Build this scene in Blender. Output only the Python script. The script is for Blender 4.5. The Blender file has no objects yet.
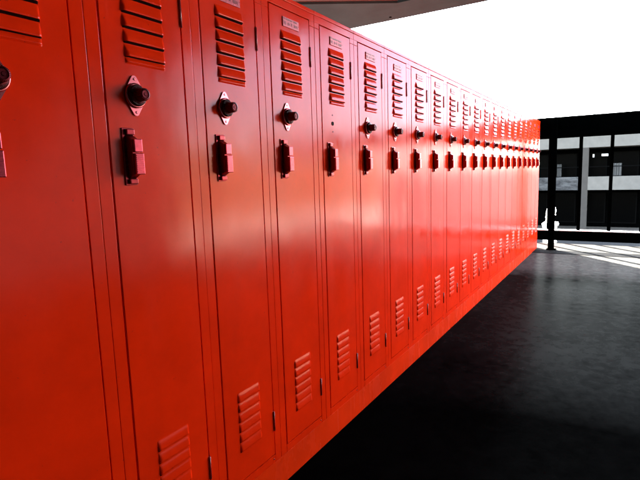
import bpy, bmesh, math, random
from mathutils import Vector, Matrix
random.seed(7)
R = math.radians
sc = bpy.context.scene
col = sc.collection

# ------------------------------------------------------------------ measures
W = 0.305            # locker width
X0 = 0.3682          # left edge of the nearest locker
N = 22               # lockers in the row
Z0, Z1 = 0.105, 1.6442
DL, DR, DB, DT = 0.0365, 0.2696, 0.1342, 1.6167
XEND = X0 + N * W    # 7.078
GZ = -3.6            # courtyard level

# ------------------------------------------------------------------ materials
def new_mat(name):
    m = bpy.data.materials.new(name); m.use_nodes = True
    nt = m.node_tree; b = nt.nodes['Principled BSDF']
    return m, nt, b
def node(nt, kind, **kw):
    n = nt.nodes.new(kind)
    for k, v in kw.items(): setattr(n, k, v)
    return n
def noise(nt, scale, detail=4, rough=.5, stretch=None, obj=True):
    tc = node(nt, 'ShaderNodeTexCoord')
    n = node(nt, 'ShaderNodeTexNoise'); n.inputs['Scale'].default_value = scale
    n.inputs['Detail'].default_value = detail; n.inputs['Roughness'].default_value = rough
    geo = node(nt, 'ShaderNodeNewGeometry')
    mp = node(nt, 'ShaderNodeMapping')
    if stretch: mp.inputs['Scale'].default_value = stretch
    nt.links.new(geo.outputs['Position'], mp.inputs['Vector'])
    nt.links.new(mp.outputs['Vector'], n.inputs['Vector'])
    return n
def ramp(nt, src, a, b, ca, cb):
    r = node(nt, 'ShaderNodeValToRGB')
    r.color_ramp.elements[0].position = a; r.color_ramp.elements[0].color = (*ca, 1)
    r.color_ramp.elements[1].position = b; r.color_ramp.elements[1].color = (*cb, 1)
    nt.links.new(src, r.inputs[0]); return r
def mapr(nt, src, a, b, lo, hi):
    r = node(nt, 'ShaderNodeMapRange')
    for i, v in zip(('From Min', 'From Max', 'To Min', 'To Max'), (a, b, lo, hi)): r.inputs[i].default_value = v
    nt.links.new(src, r.inputs['Value']); return r
def bump(nt, src, b, strength, dist, prev=None):
    bp = node(nt, 'ShaderNodeBump'); bp.inputs['Strength'].default_value = strength; bp.inputs['Distance'].default_value = dist
    nt.links.new(src, bp.inputs['Height'])
    if prev: nt.links.new(prev.outputs['Normal'], bp.inputs['Normal'])
    nt.links.new(bp.outputs['Normal'], b.inputs['Normal']); return bp

GT, GB = .88, 1.0
def red_paint(name, base=(.90, .026, .002), rough=.16, wav=.85):
    m, nt, b = new_mat(name)
    n1 = noise(nt, 5.0, 5, .6)
    dark = tuple(c * .80 for c in base)
    r = ramp(nt, n1.outputs['Fac'], .3, .7, dark, base)
    # tiny chips and scuffs
    n2 = noise(nt, 60, 6, .7)
    chip = mapr(nt, n2.outputs['Fac'], .665, .70, 0, .7)
    mx = node(nt, 'ShaderNodeMix', data_type='RGBA')
    mx.inputs[7].default_value = (.34, .02, .02, 1)
    nt.links.new(chip.outputs[0], mx.inputs[0]); nt.links.new(r.outputs[0], mx.inputs[6])
    nt.links.new(mx.outputs[2], b.inputs['Base Color'])
    n3 = noise(nt, 9, 6, .65, (1, 1, .35))
    rr0 = mapr(nt, n3.outputs['Fac'], .3, .75, rough * .7, rough * 1.5)
    ns = noise(nt, 55, 3, .6, (1, 1, .04)); sc_ = mapr(nt, ns.outputs['Fac'], .62, .72, 0, .10)
    rr = node(nt, 'ShaderNodeMath', operation='ADD'); nt.links.new(rr0.outputs[0], rr.inputs[0]); nt.links.new(sc_.outputs[0], rr.inputs[1])
    nt.links.new(rr.outputs[0], b.inputs['Roughness'])
    b.inputs['IOR'].default_value = 1.5; b.inputs['Specular IOR Level'].default_value = .27
    n4 = noise(nt, 2.6, 2.5, .5, (1.5, 1, .8))
    b1 = bump(nt, n4.outputs['Fac'], b, wav, .006)
    n5 = noise(nt, 420, 2, .5)
    b2 = bump(nt, n5.outputs['Fac'], b, .10, .0006, b1)
    # enamel: diffuse red under a soft clear gloss that grows towards grazing angles
    b.inputs['Specular IOR Level'].default_value = 0
    gl = node(nt, 'ShaderNodeBsdfGlossy'); lw = node(nt, 'ShaderNodeLayerWeight'); lw.inputs['Blend'].default_value = .5
    cr = node(nt, 'ShaderNodeValToRGB'); e = cr.color_ramp.elements
    e[0].position = .3; e[0].color = (.017, .016, .017, 1); e[1].position = 1; e[1].color = (.22, .22, .22, 1)
    for p_, v_ in ((.5, .036), (.67, .078), (.81, .135)):
        q = e.new(p_); q.color = (v_, v_ * GT, v_ * GB, 1)
    nt.links.new(lw.outputs['Facing'], cr.inputs[0]); nt.links.new(cr.outputs[0], gl.inputs['Color'])
    nt.links.new(rr.outputs[0], gl.inputs['Roughness']); nt.links.new(b2.outputs['Normal'], gl.inputs['Normal'])
    ad = node(nt, 'ShaderNodeAddShader'); nt.links.new(b.outputs[0], ad.inputs[0]); nt.links.new(gl.outputs[0], ad.inputs[1])
    nt.links.new(ad.outputs[0], nt.nodes['Material Output'].inputs[0])
    return m

M = {}
M['red'] = red_paint('locker_red_paint')
M['red_base'] = red_paint('plinth_red_paint', (.88, .034, .003), .24, 1.0)
def simple(name, colr, rough=.5, metal=0, ior=1.5, spec=.5, nscale=None, namp=.15, bmp=None):
    m, nt, b = new_mat(name)
    b.inputs['Base Color'].default_value = (*colr, 1); b.inputs['Roughness'].default_value = rough
    b.inputs['Metallic'].default_value = metal; b.inputs['IOR'].default_value = ior
    b.inputs['Specular IOR Level'].default_value = spec
    if nscale:
        n = noise(nt, nscale, 6, .6)
        r = ramp(nt, n.outputs['Fac'], .3, .7, tuple(c * (1 - namp) for c in colr), tuple(min(1, c * (1 + namp)) for c in colr))
        nt.links.new(r.outputs[0], b.inputs['Base Color'])
        if bmp: bump(nt, n.outputs['Fac'], b, bmp, .01)
    return m
M['slit'] = simple('louvre_opening_dark', (.010, .002, .002), .8, spec=.1)
M['gap'] = simple('cabinet_interior_dark', (.10, .004, .003), .8, spec=.1)
M['hinge'] = simple('hinge_dark_red', (.30, .008, .006), .4)
M['lockplate'] = simple('lock_plate_metal', (.46, .10, .12), .25, .9, nscale=90, namp=.15)
M['dial'] = simple('lock_dial_dark', (.055, .006, .009), .38, 1)
M['tick'] = simple('dial_tick_pale', (.10, .02, .03), .5)
M['handle'] = simple('handle_worn_red_metal', (.20, .009, .016), .3, .75, nscale=70, namp=.25)
M['lift'] = simple('handle_lift_metal', (.32, .035, .055), .28, .85, nscale=90, namp=.2)
M['plate'] = simple('number_plate_metal', (.36, .05, .075), .5, .5, nscale=160, namp=.35)
M['ink'] = simple('number_plate_worn_ink', (.25, .01, .04), .5)
M['black'] = simple('black_painted_steel', (.0002, .0003, .0003), .6, spec=.0, nscale=30, namp=.3)
M['cap'] = simple('sunlit_line_pale', (.62, .61, .59), .5, nscale=20, namp=.15)
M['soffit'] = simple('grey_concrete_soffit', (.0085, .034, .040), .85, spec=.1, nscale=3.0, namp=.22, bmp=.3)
M['band'] = simple('glare_band_pale', (.50, .44, .34), .8, spec=.2, nscale=1.5, namp=.15)
M['wall'] = simple('light_block_grey', (.02, .02, .02), .8, spec=.1, nscale=2, namp=.2)
M['bounce_tan'] = simple('bounce_wall_tan', (.27, .15, .075), .85, spec=.2, nscale=1.5, namp=.08)
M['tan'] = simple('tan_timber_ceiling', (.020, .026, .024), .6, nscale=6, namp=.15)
M['concrete'] = simple('pale_render_band', (.10, .094, .083), .85, spec=.2, nscale=2.2, namp=.10, bmp=.1)
M['column'] = simple('grey_render_column', (.038, .034, .030), .85, spec=.2, nscale=2.2, namp=.1)
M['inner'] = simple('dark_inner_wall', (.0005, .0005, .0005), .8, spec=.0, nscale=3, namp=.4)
M['glass'] = simple('dark_window_glass', (.0006, .0006, .0006), .2, spec=.006)
M['frame'] = simple('dark_window_frame', (.001, .001, .001), .5, spec=.01)
M['curtain'] = simple('grey_curtain', (.07, .07, .068), .9, spec=.1)
M['notice'] = simple('white_notice', (.85, .85, .83), .7)
M['paving'] = simple('courtyard_paving', (.075, .066, .055), .85, spec=.15, nscale=.6, namp=.15)
M['asphalt'] = simple('dark_asphalt', (.02, .02, .02), .95, spec=.1, nscale=4, namp=.2)
M['planter'] = simple('white_planter', (.78, .77, .74), .6, nscale=9, namp=.08)
M['strip'] = simple('floor_strip_grey', (.0045, .0045, .0045), .8, spec=.01, nscale=25, namp=.45, bmp=.4)
M['slabside'] = simple('slab_edge', (.14, .14, .14), .9, spec=.1)
M['bark'] = simple('pale_bark', (.5, .48, .45), .9)

# blotched parapet, patches of dark and mid grey
m, nt, b = new_mat('mottled_parapet')
n = noise(nt, 1.1, 8, .75, (1, .6, 1.8))
r = ramp(nt, n.outputs['Fac'], .44, .60, (.006, .006, .006), (.05, .05, .049))
nt.links.new(r.outputs[0], b.inputs['Base Color']); b.inputs['Roughness'].default_value = .9
M['mottled'] = m

# white blossom
m, nt, b = new_mat('white_blossom_leaf')
b.inputs['Base Color'].default_value = (.85, .85, .82, 1); b.inputs['Roughness'].default_value = .6
b.inputs['Transmission Weight'].default_value = 0
tr = node(nt, 'ShaderNodeBsdfTranslucent'); tr.inputs[0].default_value = (.85, .85, .8, 1)
ms = node(nt, 'ShaderNodeMixShader'); ms.inputs[0].default_value = .5
out = nt.nodes['Material Output']
nt.links.new(b.outputs[0], ms.inputs[1]); nt.links.new(tr.outputs[0], ms.inputs[2]); nt.links.new(ms.outputs[0], out.inputs[0])
M['blossom'] = m

# polished dark floor
FLOOR_SPEC = .0045
m, nt, b = new_mat('dark_sealed_concrete')
n1 = noise(nt, .9, 7, .6); n2 = noise(nt, 14, 8, .7); n3 = noise(nt, 160, 4, .7)
mul = node(nt, 'ShaderNodeMath', operation='MULTIPLY'); nt.links.new(n1.outputs['Fac'], mul.inputs[0]); nt.links.new(n2.outputs['Fac'], mul.inputs[1])
r = ramp(nt, mul.outputs[0], .12, .42, (.0004, .0004, .0004), (.0016, .0016, .0016))
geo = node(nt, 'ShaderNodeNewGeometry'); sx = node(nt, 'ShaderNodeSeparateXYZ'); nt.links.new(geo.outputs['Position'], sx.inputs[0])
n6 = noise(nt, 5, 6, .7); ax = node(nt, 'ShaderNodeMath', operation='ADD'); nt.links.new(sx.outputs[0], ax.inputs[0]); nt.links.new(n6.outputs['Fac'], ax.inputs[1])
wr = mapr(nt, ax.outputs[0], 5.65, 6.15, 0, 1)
r2 = ramp(nt, n2.outputs['Fac'], .3, .7, (.028, .027, .024), (.060, .058, .052))  # far floor's base colour raised so the sun stripes come out white
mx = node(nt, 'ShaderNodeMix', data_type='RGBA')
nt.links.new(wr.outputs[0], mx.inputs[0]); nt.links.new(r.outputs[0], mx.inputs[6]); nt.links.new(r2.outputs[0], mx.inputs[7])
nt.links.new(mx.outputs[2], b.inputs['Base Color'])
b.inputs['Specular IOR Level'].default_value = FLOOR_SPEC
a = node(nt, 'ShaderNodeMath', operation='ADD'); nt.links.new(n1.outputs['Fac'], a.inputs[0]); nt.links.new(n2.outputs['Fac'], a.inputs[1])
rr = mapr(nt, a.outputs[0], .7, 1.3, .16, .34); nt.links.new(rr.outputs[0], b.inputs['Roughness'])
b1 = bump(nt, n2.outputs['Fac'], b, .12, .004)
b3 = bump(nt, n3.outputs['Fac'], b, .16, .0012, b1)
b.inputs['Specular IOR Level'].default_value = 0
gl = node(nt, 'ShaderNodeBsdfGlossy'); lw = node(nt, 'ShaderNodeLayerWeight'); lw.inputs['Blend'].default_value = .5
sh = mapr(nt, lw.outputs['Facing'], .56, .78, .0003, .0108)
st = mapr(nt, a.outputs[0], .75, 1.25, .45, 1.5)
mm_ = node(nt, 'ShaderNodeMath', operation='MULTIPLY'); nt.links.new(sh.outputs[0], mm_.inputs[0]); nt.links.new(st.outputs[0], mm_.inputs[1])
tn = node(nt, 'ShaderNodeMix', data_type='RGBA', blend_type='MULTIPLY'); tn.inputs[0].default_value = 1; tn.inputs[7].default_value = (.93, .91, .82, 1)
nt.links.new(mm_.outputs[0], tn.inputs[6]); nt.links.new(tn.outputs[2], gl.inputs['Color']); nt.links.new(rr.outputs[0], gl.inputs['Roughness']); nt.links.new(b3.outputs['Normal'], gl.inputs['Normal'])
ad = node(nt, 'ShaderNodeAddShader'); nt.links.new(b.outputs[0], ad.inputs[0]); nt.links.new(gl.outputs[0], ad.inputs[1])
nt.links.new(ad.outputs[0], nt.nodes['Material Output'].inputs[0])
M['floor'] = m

# ------------------------------------------------------------------ mesh helpers
def link(name, bm, mats, parent=None, smooth=False):
    me = bpy.data.meshes.new(name); bm.normal_update(); bm.to_mesh(me); bm.free()
    for mm in (mats if isinstance(mats, (list, tuple)) else [mats]): me.materials.append(mm)
    if smooth:
        for p in me.polygons: p.use_smooth = True
    o = bpy.data.objects.new(name, me); col.objects.link(o)
    if parent: o.parent = parent
    return o
def box(bm, x0, x1, y0, y1, z0, z1, bev=0, mi=0):
    g = bmesh.new()
    vs = [g.verts.new((x, y, z)) for x in (x0, x1) for y in (y0, y1) for z in (z0, z1)]
    for f in ((0, 1, 3, 2), (4, 6, 7, 5), (0, 4, 5, 1), (2, 3, 7, 6), (0, 2, 6, 4), (1, 5, 7, 3)): g.faces.new([vs[i] for i in f])
    if bev: bmesh.ops.bevel(g, geom=g.edges[:], offset=bev, segments=2, affect='EDGES', profile=.6)
    add(bm, g, mi)
def add(bm, g, mi=0):
    bmesh.ops.recalc_face_normals(g, faces=g.faces[:])
    mp = {}
    for v in g.verts: mp[v] = bm.verts.new(v.co)
    for f in g.faces:
        nf = bm.faces.new([mp[v] for v in f.verts]); nf.material_index = mi; nf.smooth = f.smooth
    g.free()
def disc(bm, cx, cz, prof, n=40, mi=0, flute=0, smooth=True):
    """lathe about the -Y axis: prof = [(radius, y)...]"""
    g = bmesh.new(); rings = []
    for r, y in prof:
        ring = []
        for i in range(n):
            a = 2 * math.pi * i / n
            rr = r * (1 + flute * (1 if i % 2 else -1)) if r > .004 else r
            ring.append(g.verts.new((cx + rr * math.cos(a), y, cz + rr * math.sin(a))))
        rings.append(ring)
    for A, B in zip(rings, rings[1:]):
        for i in range(n):
            f = g.faces.new((A[i], A[(i + 1) % n], B[(i + 1) % n], B[i])); f.smooth = smooth
    g.faces.new(rings[-1]); g.faces.new(rings[0][::-1])
    add(bm, g, mi)
def extr(bm, pts, axis, a0, a1, mi=0, bev=0):
    """prism: outline pts in the plane normal to axis, extruded a0..a1"""
    g = bmesh.new()
    def P(p, a):
        return {'x': (a, p[0], p[1]), 'y': (p[0], a, p[1]), 'z': (p[0], p[1], a)}[axis]
    A = [g.verts.new(P(p, a0)) for p in pts]; B = [g.verts.new(P(p, a1)) for p in pts]
    g.faces.new(A); g.faces.new(B[::-1])
    k = len(pts)
    for i in range(k): g.faces.new((A[i], B[i], B[(i + 1) % k], A[(i + 1) % k]))
    bmesh.ops.recalc_face_normals(g, faces=g.faces[:])
    if bev: bmesh.ops.bevel(g, geom=g.edges[:], offset=bev, segments=2, affect='EDGES', profile=.6)
    add(bm, g, mi)
def tag(o, label=None, cat=None, group=None, kind=None):
    for k, v in (('label', label), ('category', cat), ('group', group), ('kind', kind)):
        if v: o[k] = v
    return o
def empty(name, loc):
    o = bpy.data.objects.new(name, None); col.objects.link(o); o.location = loc; o.empty_display_size = .1
    return o

# ------------------------------------------------------------------ the locker
def hood(x, z, rows, xa, xb, depth, tall):
    """outward bulge of the pressed louvre hoods at (x, z)"""
    for zs in rows:
        if zs - 1e-7 <= z < zs + tall - 1e-6:
            t = 1 - (z - zs) / tall
            e = min(1, max(0, (x - xa) / .0085)); e2 = min(1, max(0, (xb - x) / .0085))
            ends = math.sqrt(max(0, 1 - (1 - e) ** 2)) * math.sqrt(max(0, 1 - (1 - e2) ** 2))
            return depth * (math.sin(t * math.pi / 2) ** .85) * ends
    return 0
def door_mesh():
    top = [1.5215 - i * .0330 for i in range(6)] + [1.3445]
    low = [.3935 - i * .0325 for i in range(6)]
    xa, xb, la, lb = .0945, .2095, .0985, .2015
    c = .0016
    xs = {DL + c, DR - c}
    for a, bb in ((xa, xb), (la, lb)):
        for k in range(8): xs.add(a + k * .010 / 7); xs.add(bb - k * .010 / 7)
    x = .115
    while x < .19: xs.add(x); x += .015
    xs = sorted(xs)
    zs = {DB + c, DT - c}
    allrows = []
    for rows, tall in ((top, .0275), (low, .0275)):
        for z in rows:
            tl = .011 if z < 1.35 and z > 1 else tall
            for k in range(8): zs.add(z + tl * k / 7)
            zs.add(z - .0036)
            allrows.append(z)
    zz = sorted(zs)
    bm = bmesh.new()
    def H(x, z):
        if z > 1: 
            if z <= 1.3445 + .0112: return -hood(x, z, [1.3445], xa, xb, .0045, .0110)
            return -hood(x, z, top[:6], xa, xb, .0080, .0275)
        return -hood(x, z, low, la, lb, .0052, .0275)
    Y = -.0008
    grid = [[bm.verts.new((x, Y + H(x, z), z)) for x in xs] for z in zz]
    for j in range(len(zz) - 1):
        for i in range(len(xs) - 1):
            f = bm.faces.new((grid[j][i], grid[j][i + 1], grid[j + 1][i + 1], grid[j + 1][i]))
            qs = (grid[j][i], grid[j][i + 1], grid[j + 1][i + 1], grid[j + 1][i])
            f.smooth = any(abs(q.co.y - Y) > 1e-5 for q in qs)
            isopen = any(abs(zz[j + 1] - z) < 1e-6 and z != 1.3445 for z in allrows) and (zz[j + 1] - zz[j]) < .0045
            if isopen and abs(grid[j + 1][i].co.y - Y) + abs(grid[j + 1][i + 1].co.y - Y) > .003:
                f.material_index = 1; f.smooth = False
    # returned edges of the pressed sheet
    B = [[(DL, Y + c), (DR, Y + c)], ]
    o = [(DL, DB), (DR, DB), (DR, DT), (DL, DT)]
    ii = [(DL + c, DB + c), (DR - c, DB + c), (DR - c, DT - c), (DL + c, DT - c)]
    for k in range(4):
        a, b2 = o[k], o[(k + 1) % 4]; p, q = ii[k], ii[(k + 1) % 4]
        v = [bm.verts.new((p[0], Y, p[1])), bm.verts.new((q[0], Y, q[1])), bm.verts.new((b2[0], Y + c, b2[1])), bm.verts.new((a[0], Y + c, a[1])),
             bm.verts.new((a[0], Y + .016, a[1])), bm.verts.new((b2[0], Y + .016, b2[1]))]
        bm.faces.new((v[1], v[0], v[3], v[2])); bm.faces.new((v[2], v[3], v[4], v[5]))
    return bm

def lock_outline(cx, cz):
    pts = []
    r, tip, hh = .0285, .0085, .0455
    for s in (1, -1):
        # circle flank to lobe
        a0 = math.radians(42)
        seq = []
        for k in range(8):
            a = a0 * k / 7
            seq.append((cx + s * r * math.cos(a), cz + s * r * math.sin(a)))
        for k in range(9):
            a = math.radians(35 + (180 - 70) * k / 8)
            seq.append((cx + s * tip * math.cos(a), cz + s * (hh - tip + tip * math.sin(a))))
        for k in range(8):
            a = math.pi - a0 * (7 - k) / 7
            seq.append((cx + s * r * math.cos(a), cz + s * r * math.sin(a)))
        pts += seq
    out = []
    for p in pts:
        if not out or (abs(p[0] - out[-1][0]) + abs(p[1] - out[-1][1])) > 1e-6: out.append(p)
    if abs(out[0][0] - out[-1][0]) + abs(out[0][1] - out[-1][1]) < 1e-6: out.pop()
    return out

G = 'red steel lockers in one long row'
def make_locker():
    t = empty('locker', (X0, 0, 0))
    # carcass and front frame, one welded piece
    bm = bmesh.new()
    box(bm, .0006, .3044, .022, .30, Z0, Z1 - .001, 0, 1)
    b = .0011
    box(bm, .0006, DL - .0040, 0, .0215, Z0, 1.6005, b)          # stiles
    box(bm, DR + .0030, .3044, 0, .0215, Z0, 1.6005, b)
    box(bm, DL - .0028, DR + .0020, 0, .0215, Z0, DB - .0032, b)  # bottom rail
    box(bm, .0006, DL - .0040, 0, .0215, 1.6015, DT + .0036, .0006)
    box(bm, DR + .0030, .3044, 0, .0215, 1.6015, DT + .0036, .0006)
    box(bm, .0006, .3044, 0, .0215, DT + .0038, Z1, .0008)
    link('cabinet_frame', bm, [M['red'], M['red']], t)
    bm = bmesh.new()
    box(bm, .0003, .3047, -.0015, .30, Z1 + .0012, 1.6585, .0015)
    link('top_cap', bm, M['red'], t)
    d = link('door', door_mesh(), [M['red'], M['slit']], t)
    # number plate
    bm = bmesh.new()
    box(bm, .108, .2005, -.0012, .0015, 1.5625, 1.5925, .0006)
    rnd = random.Random(3)
    for x0 in (.111,):
        x = .111
        while x < .196:
            w_ = rnd.uniform(.0016, .0042)
            if rnd.random() < .85: box(bm, x, x + w_, -.0017, -.0011, 1.5850 - rnd.uniform(0, .001), 1.5893, 0, 1)
            x += w_ + .0014
        x = .112
        while x < .190:
            w_ = rnd.uniform(.0015, .003)
            if rnd.random() < .62: box(bm, x, x + w_, -.0017, -.0011, 1.567 + rnd.uniform(0, .004), 1.5795 - rnd.uniform(0, .003), 0, 1)
            x += w_ + .0022
    for xr in (.1105, .198): disc(bm, xr, 1.5775, [(.0011, -.001), (.0011, -.0024)], 10)
    link('number_plate', bm, [M['plate'], M['ink']], d).location.y = -.0028
    # hinges in the right hand gap
    for z0 in (.220, 1.4575):
        bm = bmesh.new()
        disc_z(bm, DR + .0006, -.0020, z0, z0 + .068, .0034)
        for k in (1, 2): box(bm, DR - .0032, DR + .004, -.0052, .002, z0 + .068 * k / 3 - .0004, z0 + .068 * k / 3 + .0004)
        link('hinge', bm, M['hinge'], t)
    # handle
    bm = bmesh.new()
    box(bm, .0670, .0990, -.0012, .0019, 1.0655, 1.1960, .001)
    box(bm, .0745, .0965, -.0085, -.0005, 1.1800, 1.1935, .002)
    box(bm, .0745, .0965, -.0085, -.0005, 1.0680, 1.0800, .002)
    extr(bm, [(-.0006, 1.0790), (-.0205, 1.0905), (-.0205, 1.1690), (-.0006, 1.1815)], 'x', .0760, .0955, 0, .0012)
    h = link('handle', bm, M['handle'], t); h.location.y = -.0028
    bm = bmesh.new()
    box(bm, .0785, .1010, -.0262, -.0198, 1.1400, 1.1700, .0018)
    box(bm, .0775, .1020, -.0282, -.0198, 1.0895, 1.1375, .002)
    for k in range(9):
        z = 1.0945 + k * .0046
        box(bm, .0800, .0998, -.0292, -.0275, z, z + .0022, .0004)
    disc(bm, .0745, 1.1120, [(.0020, -.004), (.0018, -.0045)], 12)
    link('lift_lever', bm, M['lift'], h)
    # corner screw
    bm = bmesh.new()
    disc(bm, .2640, .118, [(.0028, .001), (.0028, -.0006), (.0020, -.0016)], 14)
    link('screw', bm, M['hinge'], t)
    return t
def disc_z(bm, cx, cy, z0, z1, r, n=14, mi=0):
    g = bmesh.new()
    A = [g.verts.new((cx + r * math.cos(2 * math.pi * i / n), cy + r * math.sin(2 * math.pi * i / n), z0)) for i in range(n)]
    B = [g.verts.new((v.co.x, v.co.y, z1)) for v in A]
    for i in range(n):
        f = g.faces.new((A[i], A[(i + 1) % n], B[(i + 1) % n], B[i])); f.smooth = True
    g.faces.new(A[::-1]); g.faces.new(B); add(bm, g, mi)
def make_lock(t):
    cx, cz = .1112, 1.2705
    bm = bmesh.new()
    extr(bm, lock_outline(cx, cz), 'y', .0015, -.0020, 0)
    disc(bm, cx, cz, [(.0283, -.0015), (.0283, -.0055), (.0268, -.0072), (.0250, -.0072)], 48)
    for s in (1, -1): disc(bm, cx, cz + s * .0375, [(.0030, -.001), (.0030, -.0028), (.0018, -.0036)], 14)
    l = link('combination_lock', bm, M['lockplate'], t); l.location.y = -.0028
    bm = bmesh.new()
    disc(bm, cx, cz, [(.0245, -.0070), (.0245, -.0105), (.0225, -.0130), (.0150, -.0145), (.0140, -.0150)], 48)
    for k in range(40):
        a = 2 * math.pi * k / 40; L = .0055 if k % 5 == 0 else .003
        g = bmesh.new()
        r1 = .0222
        c0, s0 = math.cos(a), math.sin(a); wd = .00035
        vs = [(cx + c0 * r + s0 * wd * q, -.0137 - (.0222 - r) * .12, cz + s0 * r - c0 * wd * q) for r, q in ((r1, -1), (r1, 1), (r1 - L, 1), (r1 - L, -1))]
        g.faces.new([g.verts.new(v) for v in vs]); add(bm, g, 1)
    link('dial', bm, [M['dial'], M['tick']], l)
    bm = bmesh.new()
    disc(bm, cx, cz, [(.0150, -.0148), (.0140, -.0180), (.0138, -.0345), (.0128, -.0375), (.0095, -.0385), (.0088, -.0368), (.0040, -.0366), (.0030, -.0378)], 48, 0, .025, False)
    link('dial_knob', bm, M['dial'], l)
    return l
def make_holes(t):
    bm = bmesh.new()
    disc(bm, .1125, 1.2690, [(.0078, .0005), (.0076, .0010 - .0002), (.0066, .0012)], 24)
    g = 0
    disc(bm, .1125, 1.3010, [(.0026, .0016), (.0026, .0011)], 14)
    disc(bm, .1125, 1.2375, [(.0026, .0016), (.0026, .0011)], 14)
    hl = link('lock_hole', bm, M['slit'], t); hl.location.y = -.0030; return hl

def copy_tree(o, parent=None):
    c = o.copy(); col.objects.link(c)
    if parent: c.parent = parent
    for ch in list(o.children): copy_tree(ch, c)
    return c

proto = make_locker(); make_lock(proto)
ordn = ['first', 'second', 'third', 'fourth', 'fifth', 'sixth', 'seventh', 'eighth', 'ninth', 'tenth', 'eleventh', 'twelfth', 'thirteenth',
        'fourteenth', 'fifteenth', 'sixteenth', 'seventeenth', 'eighteenth', 'nineteenth', 'twentieth', 'twenty-first', 'twenty-second']
LAB = {0: 'red locker cut off by the left edge, only half its dial showing',
       1: 'large red locker nearest the camera whose whole black dial and handle show',
       2: 'red locker third from the left, number plate touching the top edge of the photo',
       3: 'red locker with a black dial, directly left of the locker whose lock is missing',
       4: 'red locker with its lock missing, three small black holes above the handle',
       5: 'red locker with a black dial, directly right of the locker whose lock is missing',
       21: 'last red locker at the far end of the row, next to the black post'}
lockers = []
order_ = list(range(N))
protos = {}
for n_ in order_:
    if n_ == 0: o = proto
    else: o = copy_tree(proto)
    lockers.append(o)
for n_, o in enumerate(lockers):
    o.location = (X0 + n_ * W, random.uniform(-.0006, .0006) if n_ else 0, 0)
    if n_ in LAB: lab = LAB[n_]
    elif n_ < 12: lab = 'red locker, %s to the right of the locker with three empty holes' % ordn[n_ - 5]
    else: lab = 'pale looking red locker, %s from the far end of the row' % ordn[21 - n_]
    tag(o, lab, 'locker', G)
    # every door hangs a touch differently
    for ch in o.children:
        if ch.name.startswith('door'):
            if n_: ch.rotation_euler = (0, R(random.uniform(-.05, .05)), 0); 
        if ch.name.startswith('combination_lock') and n_ == 4:
            kill = [ch] + list(ch.children)
            for k in kill: bpy.data.objects.remove(k)
        elif ch.name.startswith('combination_lock'):
            for kk in ch.children:
                if kk.name.startswith('dial'):
                    pass
# dials turned to different numbers
piv = Vector((.1112, 0, 1.2705))
for n_, o in enumerate(lockers):
    if n_ == 4: make_holes(o); continue
    a = random.uniform(0, 6.28)
    rot = Matrix.Rotation(a, 4, 'Y')
    for ch in o.children:
        if ch.name.startswith('combination_lock'):
            for kk in ch.children:
                kk.matrix_local = Matrix.Translation(piv) @ rot @ Matrix.Translation(-piv)

bm = bmesh.new()
box(bm, X0 - .002, XEND, .0008, .296, 0, Z0 - .0012, .0015)
tag(link('locker_plinth', bm, M['red_base']), 'long scuffed red plinth strip under the row of lockers, meeting the dark floor', 'plinth')

# ------------------------------------------------------------------ walkway
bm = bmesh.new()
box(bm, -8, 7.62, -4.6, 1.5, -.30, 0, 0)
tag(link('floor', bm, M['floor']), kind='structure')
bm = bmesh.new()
box(bm, 6.68, 6.93, -4.5, 1.4, .0005, .004, 0)  # thin dark grey strip laid across the far floor
tag(link('floor_strip', bm, M['strip']), kind='structure')

# canopy above the near part of the walkway
can = empty('canopy', (0, 0, 2.5))
tag(can, 'grey concrete canopy slab over the near end of the walkway, seen above the lockers', 'canopy')
def slab(name, pts, z0, z1, mat, par=None, org=(0, 0, 0)):
    bm = bmesh.new(); extr(bm, [(p[0] - org[0], p[1] - org[1]) for p in pts], 'z', z0 - org[2], z1 - org[2]); return link(name, bm, mat, par)
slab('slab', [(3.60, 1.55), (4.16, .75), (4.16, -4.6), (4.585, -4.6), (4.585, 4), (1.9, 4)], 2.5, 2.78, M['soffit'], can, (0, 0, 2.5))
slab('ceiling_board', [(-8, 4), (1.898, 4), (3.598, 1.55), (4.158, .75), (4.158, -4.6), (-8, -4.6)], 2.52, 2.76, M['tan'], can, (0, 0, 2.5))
bm = bmesh.new()
disc_z(bm, 4.48, .95, -.004, .0, .012); link('bolt', bm, M['black'], can)

bm = bmesh.new(); box(bm, 5.9, 21, -9.4, -9.0, GZ + .01, 1.75, .01)  # added wall out of view, throws warm sunlight and reflections on the lockers
for k in range(7): box(bm, 6.1 + k * 2, 6.4 + k * 2, -8.999, -8.9, GZ + .01, 1.70, .01)
bw = tag(link('bounce_wall', bm, M['bounce_tan']), 'added unseen tan wall bouncing warm sunlight onto the lockers', 'wall')
bm = bmesh.new(); box(bm, 5.95, 20.95, -8.898, -8.80, -1.5, -.25, .01)
link('glare_band', bm, M['band'], bw)  # added pale band, its reflection puts a glare streak on the lockers
bm = bmesh.new(); box(bm, -7.8, 4.9, -4.59, -4.35, .001, 2.499, .004)  # added dark wall out of view, keeps sky light off the near lockers
box(bm, -5.0, -4.8, -4.34, .6, .001, 2.499, .004)  # added end piece behind the camera, darkens the near lockers further
tag(link('light_block_wall', bm, M['wall']), 'added unseen dark grey corner wall keeping sky light off the near lockers', 'wall')
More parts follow.
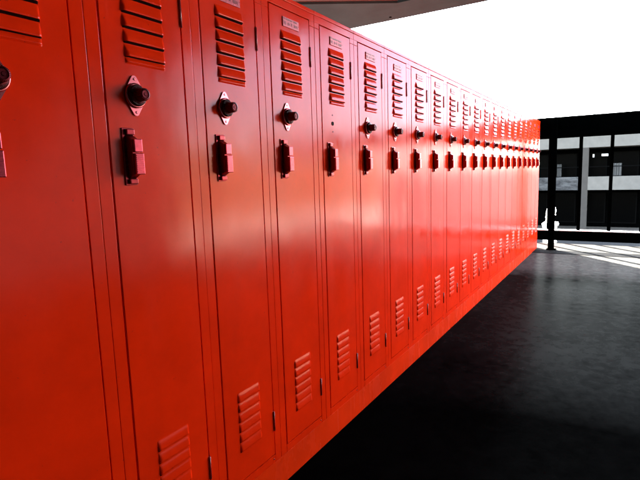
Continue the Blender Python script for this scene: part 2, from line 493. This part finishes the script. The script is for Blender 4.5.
# ------------------------------------------------------------------ black screen at the end of the walkway
XS = 7.85
sn = empty('metal_screen', (XS, -1, 0))
tag(sn, 'black metal screen of thin uprights under a deep top beam across the walkway end', 'screen')
def part(name, x0, x1, y0, y1, z0, z1, mat, par, bev=.002):
    ox = par.location
    bm = bmesh.new(); box(bm, x0 - ox[0], x1 - ox[0], y0 - ox[1], y1 - ox[1], z0 - ox[2], z1 - ox[2], bev)
    return link(name, bm, mat, par)
part('top_beam', 7.12, 7.93, -4.4, 1.4, 1.470, 1.700, M['black'], sn)
part('base_rail', XS, 7.95, -4.4, 1.4, .010, .150, M['black'], sn)
part('sunlit_line', XS - .004, 7.975, -4.4, 1.4, .1515, .162, M['cap'], sn)  # pale cap added as the bright sunlit line above the base rail
ups = [-.422 - .377 * k for k in range(11)] + [-.033, .356, .745, 1.13]
for y in ups:
    part('upright', XS + .03, XS + .075, y - .022, y + .022, .1625, 1.469, M['black'], sn)
for y in (-3.9, -2.2, .9):
    part('foot', 7.621, XS + .09, y - .03, y + .03, -.16, -.10, M['black'], sn)
    part('foot', XS + .03, XS + .09, y - .031, y + .031, -.099, .009, M['black'], sn)
pt = empty('metal_post', (7.0, -.18, 0))
tag(pt, 'thick black post with a flat foot standing at the far end of the lockers', 'post')
part('shaft', 6.965, 7.035, -.213, -.143, .011, 1.655, M['black'], pt, .004)
part('base_plate', 6.945, 7.055, -.235, -.125, 0, .010, M['black'], pt, .001)
part('bracket', 7.0355, 7.118, -.205, -.151, 1.56, 1.655, M['black'], pt)

# ------------------------------------------------------------------ courtyard and building opposite
bm = bmesh.new(); g = 1500
vs = [bm.verts.new(v) for v in ((-g, -g, GZ), (g, -g, GZ), (g, g, GZ), (-g, g, GZ))]; bm.faces.new(vs)
tag(link('ground', bm, M['paving']), kind='structure')
bm = bmesh.new()
vs = [bm.verts.new(v) for v in ((16, -60, GZ + .006), (39.9, -60, GZ + .006), (39.9, 60, GZ + .006), (16, 60, GZ + .006))]; bm.faces.new(vs)
tag(link('service_road', bm, M['asphalt']), kind='structure')
bm = bmesh.new(); box(bm, -7.9, 7.4, -4.4, 1.3, GZ, -.301)
tag(link('walkway_base', bm, M['slabside']), kind='structure')

XB = 40.0
bd = empty('campus_building', (XB, 0, GZ))
tag(bd, 'long building with pale concrete bands and black recessed windows behind the metal screen', 'building')
P = lambda *a, **k: part(*a, par=bd, **k)
part('roof_band', XB, XB + 12, -3.4, 34, 2.30, 3.42, M['concrete'], bd, .01)
part('parapet', XB, XB + .25, -3.4, 1.36, -.68, .26, M['concrete'], bd, .01)
tag(part('parapet', XB, XB + .25, 1.75, 34, -.68, .26, M['mottled'], bd, .01), 'dark stained parapet panel')
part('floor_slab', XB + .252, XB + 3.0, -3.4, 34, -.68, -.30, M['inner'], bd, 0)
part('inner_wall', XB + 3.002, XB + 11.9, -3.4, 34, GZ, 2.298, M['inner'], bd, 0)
for k in range(0, 5):
    y = 1.36 + k * 7.6
    part('column', XB - .003, XB + .40, y, y + .385, GZ, 2.298, M['column'], bd, .01)
for k in range(-1, 17):
    y = k * 2.0 + .3
    for z0, z1 in ((.1, 2.0), (-3.3, -1.0)):
        f = part('window', XB + 2.94, XB + 3.0, y, y + 1.7, z0, z1, M['frame'], bd, .004)
        bm = bmesh.new(); box(bm, 2.925, 2.938, y + .08, y + 1.62, z0 - GZ + .08, z1 - GZ - .08)
        gp = link('pane', bm, M['glass'], bd); gp.parent = f; gp.matrix_parent_inverse = Matrix.Identity(4)
# rail along the upper gallery
part('gallery_rail', XB + .30, XB + .36, -3.4, 34, .92, .98, M['frame'], bd, .004)
def obj_b(name, x0, x1, y0, y1, z0, z1, mat, label, cat, group=None):
    bm = bmesh.new(); box(bm, x0, x1, y0, y1, z0, z1, .002)
    return tag(link(name, bm, mat), label, cat, group)
def curtain(y0, y1, z0, z1, x, label):
    bm = bmesh.new(); n = 40
    pts = []
    A = []
    for i in range(n + 1):
        y = y0 + (y1 - y0) * i / n; xx = x + .05 * math.sin(i * 2 * math.pi * 4 / n * 1.0)
        A.append((xx, y))
    outl = A + [(p[0] + .02, p[1]) for p in reversed(A)]
    extr(bm, outl, 'z', z0, z1)
    tag(link('curtain', bm, M['curtain']), label, 'curtain')
curtain(-.66, -.08, .30, 1.15, XB + .9, 'pale grey pleated curtain hanging low in the dark right-hand opening')
curtain(3.15, 3.45, .30, 1.20, XB + .9, 'narrow grey curtain hanging in the dark opening left of the pale column')
obj_b('notice', XB + 1.0, XB + 1.02, .20, .60, 1.68, 1.84, M['notice'], 'white oblong notice high in the dark opening right of the pale column', 'notice')
obj_b('notice', XB + 1.0, XB + 1.02, 1.06, 1.16, 1.62, 1.84, M['notice'], 'small upright white notice beside the pale column', 'notice')

# planted white shrub in the courtyard
def at(u, v, X):
    pass
px, py = 30.0, 2.53
sh = empty('white_shrub', (px, py, GZ + .32))
tag(sh, 'small white blossoming shrub glowing in sunlight, half hidden behind the black post', 'shrub')
bm = bmesh.new(); rnd = random.Random(11)
def leaf(c, s):
    g = bmesh.new()
    a = Vector([rnd.gauss(0, 1) for _ in range(3)]).normalized(); b_ = a.orthogonal().normalized(); c_ = a.cross(b_)
    vs = [g.verts.new(c + b_ * s * x + c_ * s * y * .6) for x, y in ((-1, 0), (0, 1), (1, 0), (0, -1))]
    g.faces.new(vs)
    for v in list(g.verts): pass
    mp = [bm.verts.new(v.co) for v in vs]; bm.faces.new(mp); g.free()
def clump(cy, cz, ry, rz, n):
    for _ in range(n):
        d = Vector([rnd.gauss(0, 1) for _ in range(3)]).normalized() * (rnd.random() ** .4)
        leaf(Vector((d.x * ry, cy + d.y * ry, cz + d.z * rz)), rnd.uniform(.035, .075))
for cy, cz, ry, rz, n in ((.16, .40, .17, .45, 300), (.30, 1.12, .10, .20, 90), (.22, .95, .14, .35, 160), (.12, 1.40, .12, .45, 240), (.15, 1.80, .07, .20, 80), (.12, 2.02, .02, .08, 10),
                          (-.20, .62, .15, .40, 220), (-.33, 1.20, .09, .14, 70), (-.24, 1.05, .12, .28, 120), (-.05, .9, .16, .5, 260), (-.06, 1.45, .09, .45, 150), (-.20, 1.85, .05, .2, 40),
                          (-.22, 2.0, .045, .10, 34), (-.25, 1.88, .03, .09, 14), (-.17, 1.75, .02, .12, 10), (0, 1.0, .10, .55, 360), (0, 1.45, .09, .25, 160), (.26, .2, .10, .15, 60), (-.24, .16, .10, .15, 60)):
    clump(cy, cz, ry, rz, n)
link('foliage', bm, M['blossom'], sh)
bm = bmesh.new()
for dy in (-.12, 0, .12):
    g = bmesh.new()
    n = 8; A = [g.verts.new((.02 * math.cos(6.283 * i / n), dy * .5 + .02 * math.sin(6.283 * i / n), 0)) for i in range(n)]
    B = [g.verts.new((.01 * math.cos(6.283 * i / n), dy * 2.2 + .01 * math.sin(6.283 * i / n), 1.3)) for i in range(n)]
    for i in range(n): g.faces.new((A[i], A[(i + 1) % n], B[(i + 1) % n], B[i]))
    g.faces.new(A[::-1]); g.faces.new(B); add(bm, g)
link('stem', bm, M['bark'], sh)
bm = bmesh.new()
disc_z(bm, 0, 0, 0, .30, .42, 32); bmesh.ops.transform
pl_ = link('planter', bm, M['planter']); pl_.location = (px, py, GZ + .008)
tag(pl_, 'low round white planter holding the white shrub', 'planter')

# ------------------------------------------------------------------ light
SUN_EL, AZ = 26.5, math.atan2(.67, .74)      # azimuth measured from +X towards +Y
wd = bpy.data.worlds.new('World'); sc.world = wd; wd.use_nodes = True
nt = wd.node_tree; bg = nt.nodes['Background']
sky = nt.nodes.new('ShaderNodeTexSky'); sky.sky_type = 'NISHITA'; sky.sun_disc = False
sky.sun_elevation = R(SUN_EL); sky.sun_rotation = math.pi / 2 - AZ
sky.air_density = 1.0; sky.dust_density = 1.0; sky.ozone_density = 1.0
hs = nt.nodes.new('ShaderNodeHueSaturation'); hs.inputs['Saturation'].default_value = .62
nt.links.new(sky.outputs[0], hs.inputs['Color']); nt.links.new(hs.outputs[0], bg.inputs[0])
bg.inputs[1].default_value = .085
sl = bpy.data.lights.new('sun', 'SUN'); sl.energy = 5.0; sl.angle = R(.5); sl.color = (1, .96, .90)
so = bpy.data.objects.new('sun', sl); col.objects.link(so)
ce = math.cos(R(SUN_EL))
d = Vector((-math.cos(AZ) * ce, -math.sin(AZ) * ce, -math.sin(R(SUN_EL))))
so.rotation_euler = d.to_track_quat('-Z', 'Y').to_euler(); so.location = (20, 20, 20)

# ------------------------------------------------------------------ camera
cam = bpy.data.cameras.new('camera'); co = bpy.data.objects.new('camera', cam); col.objects.link(co)
F = Vector((0.84209829, 0.52274999, -0.13267599)); Rr = Vector((0.52349221, -0.85142756, -0.03204693)); U = Vector((0.12971653, 0.04246819, 0.99064124))
mat = Matrix((( Rr.x, U.x, -F.x, 0), (Rr.y, U.y, -F.y, 0), (Rr.z, U.z, -F.z, 0), (0, 0, 0, 1)))
co.matrix_world = Matrix.Translation((0, -.98262, 1.07778)) @ mat
cam.sensor_width = 36; cam.lens = 494.4332 / 640 * 36; cam.clip_start = .02; cam.clip_end = 4000
sc.camera = co
sc.render.resolution_x, sc.render.resolution_y = 1024, 768
v = sc.view_settings; v.view_transform = 'Standard'; v.look = 'None'; v.exposure = 5.05; v.gamma = 1; v.use_curve_mapping = False
sc.cycles.max_bounces = 8
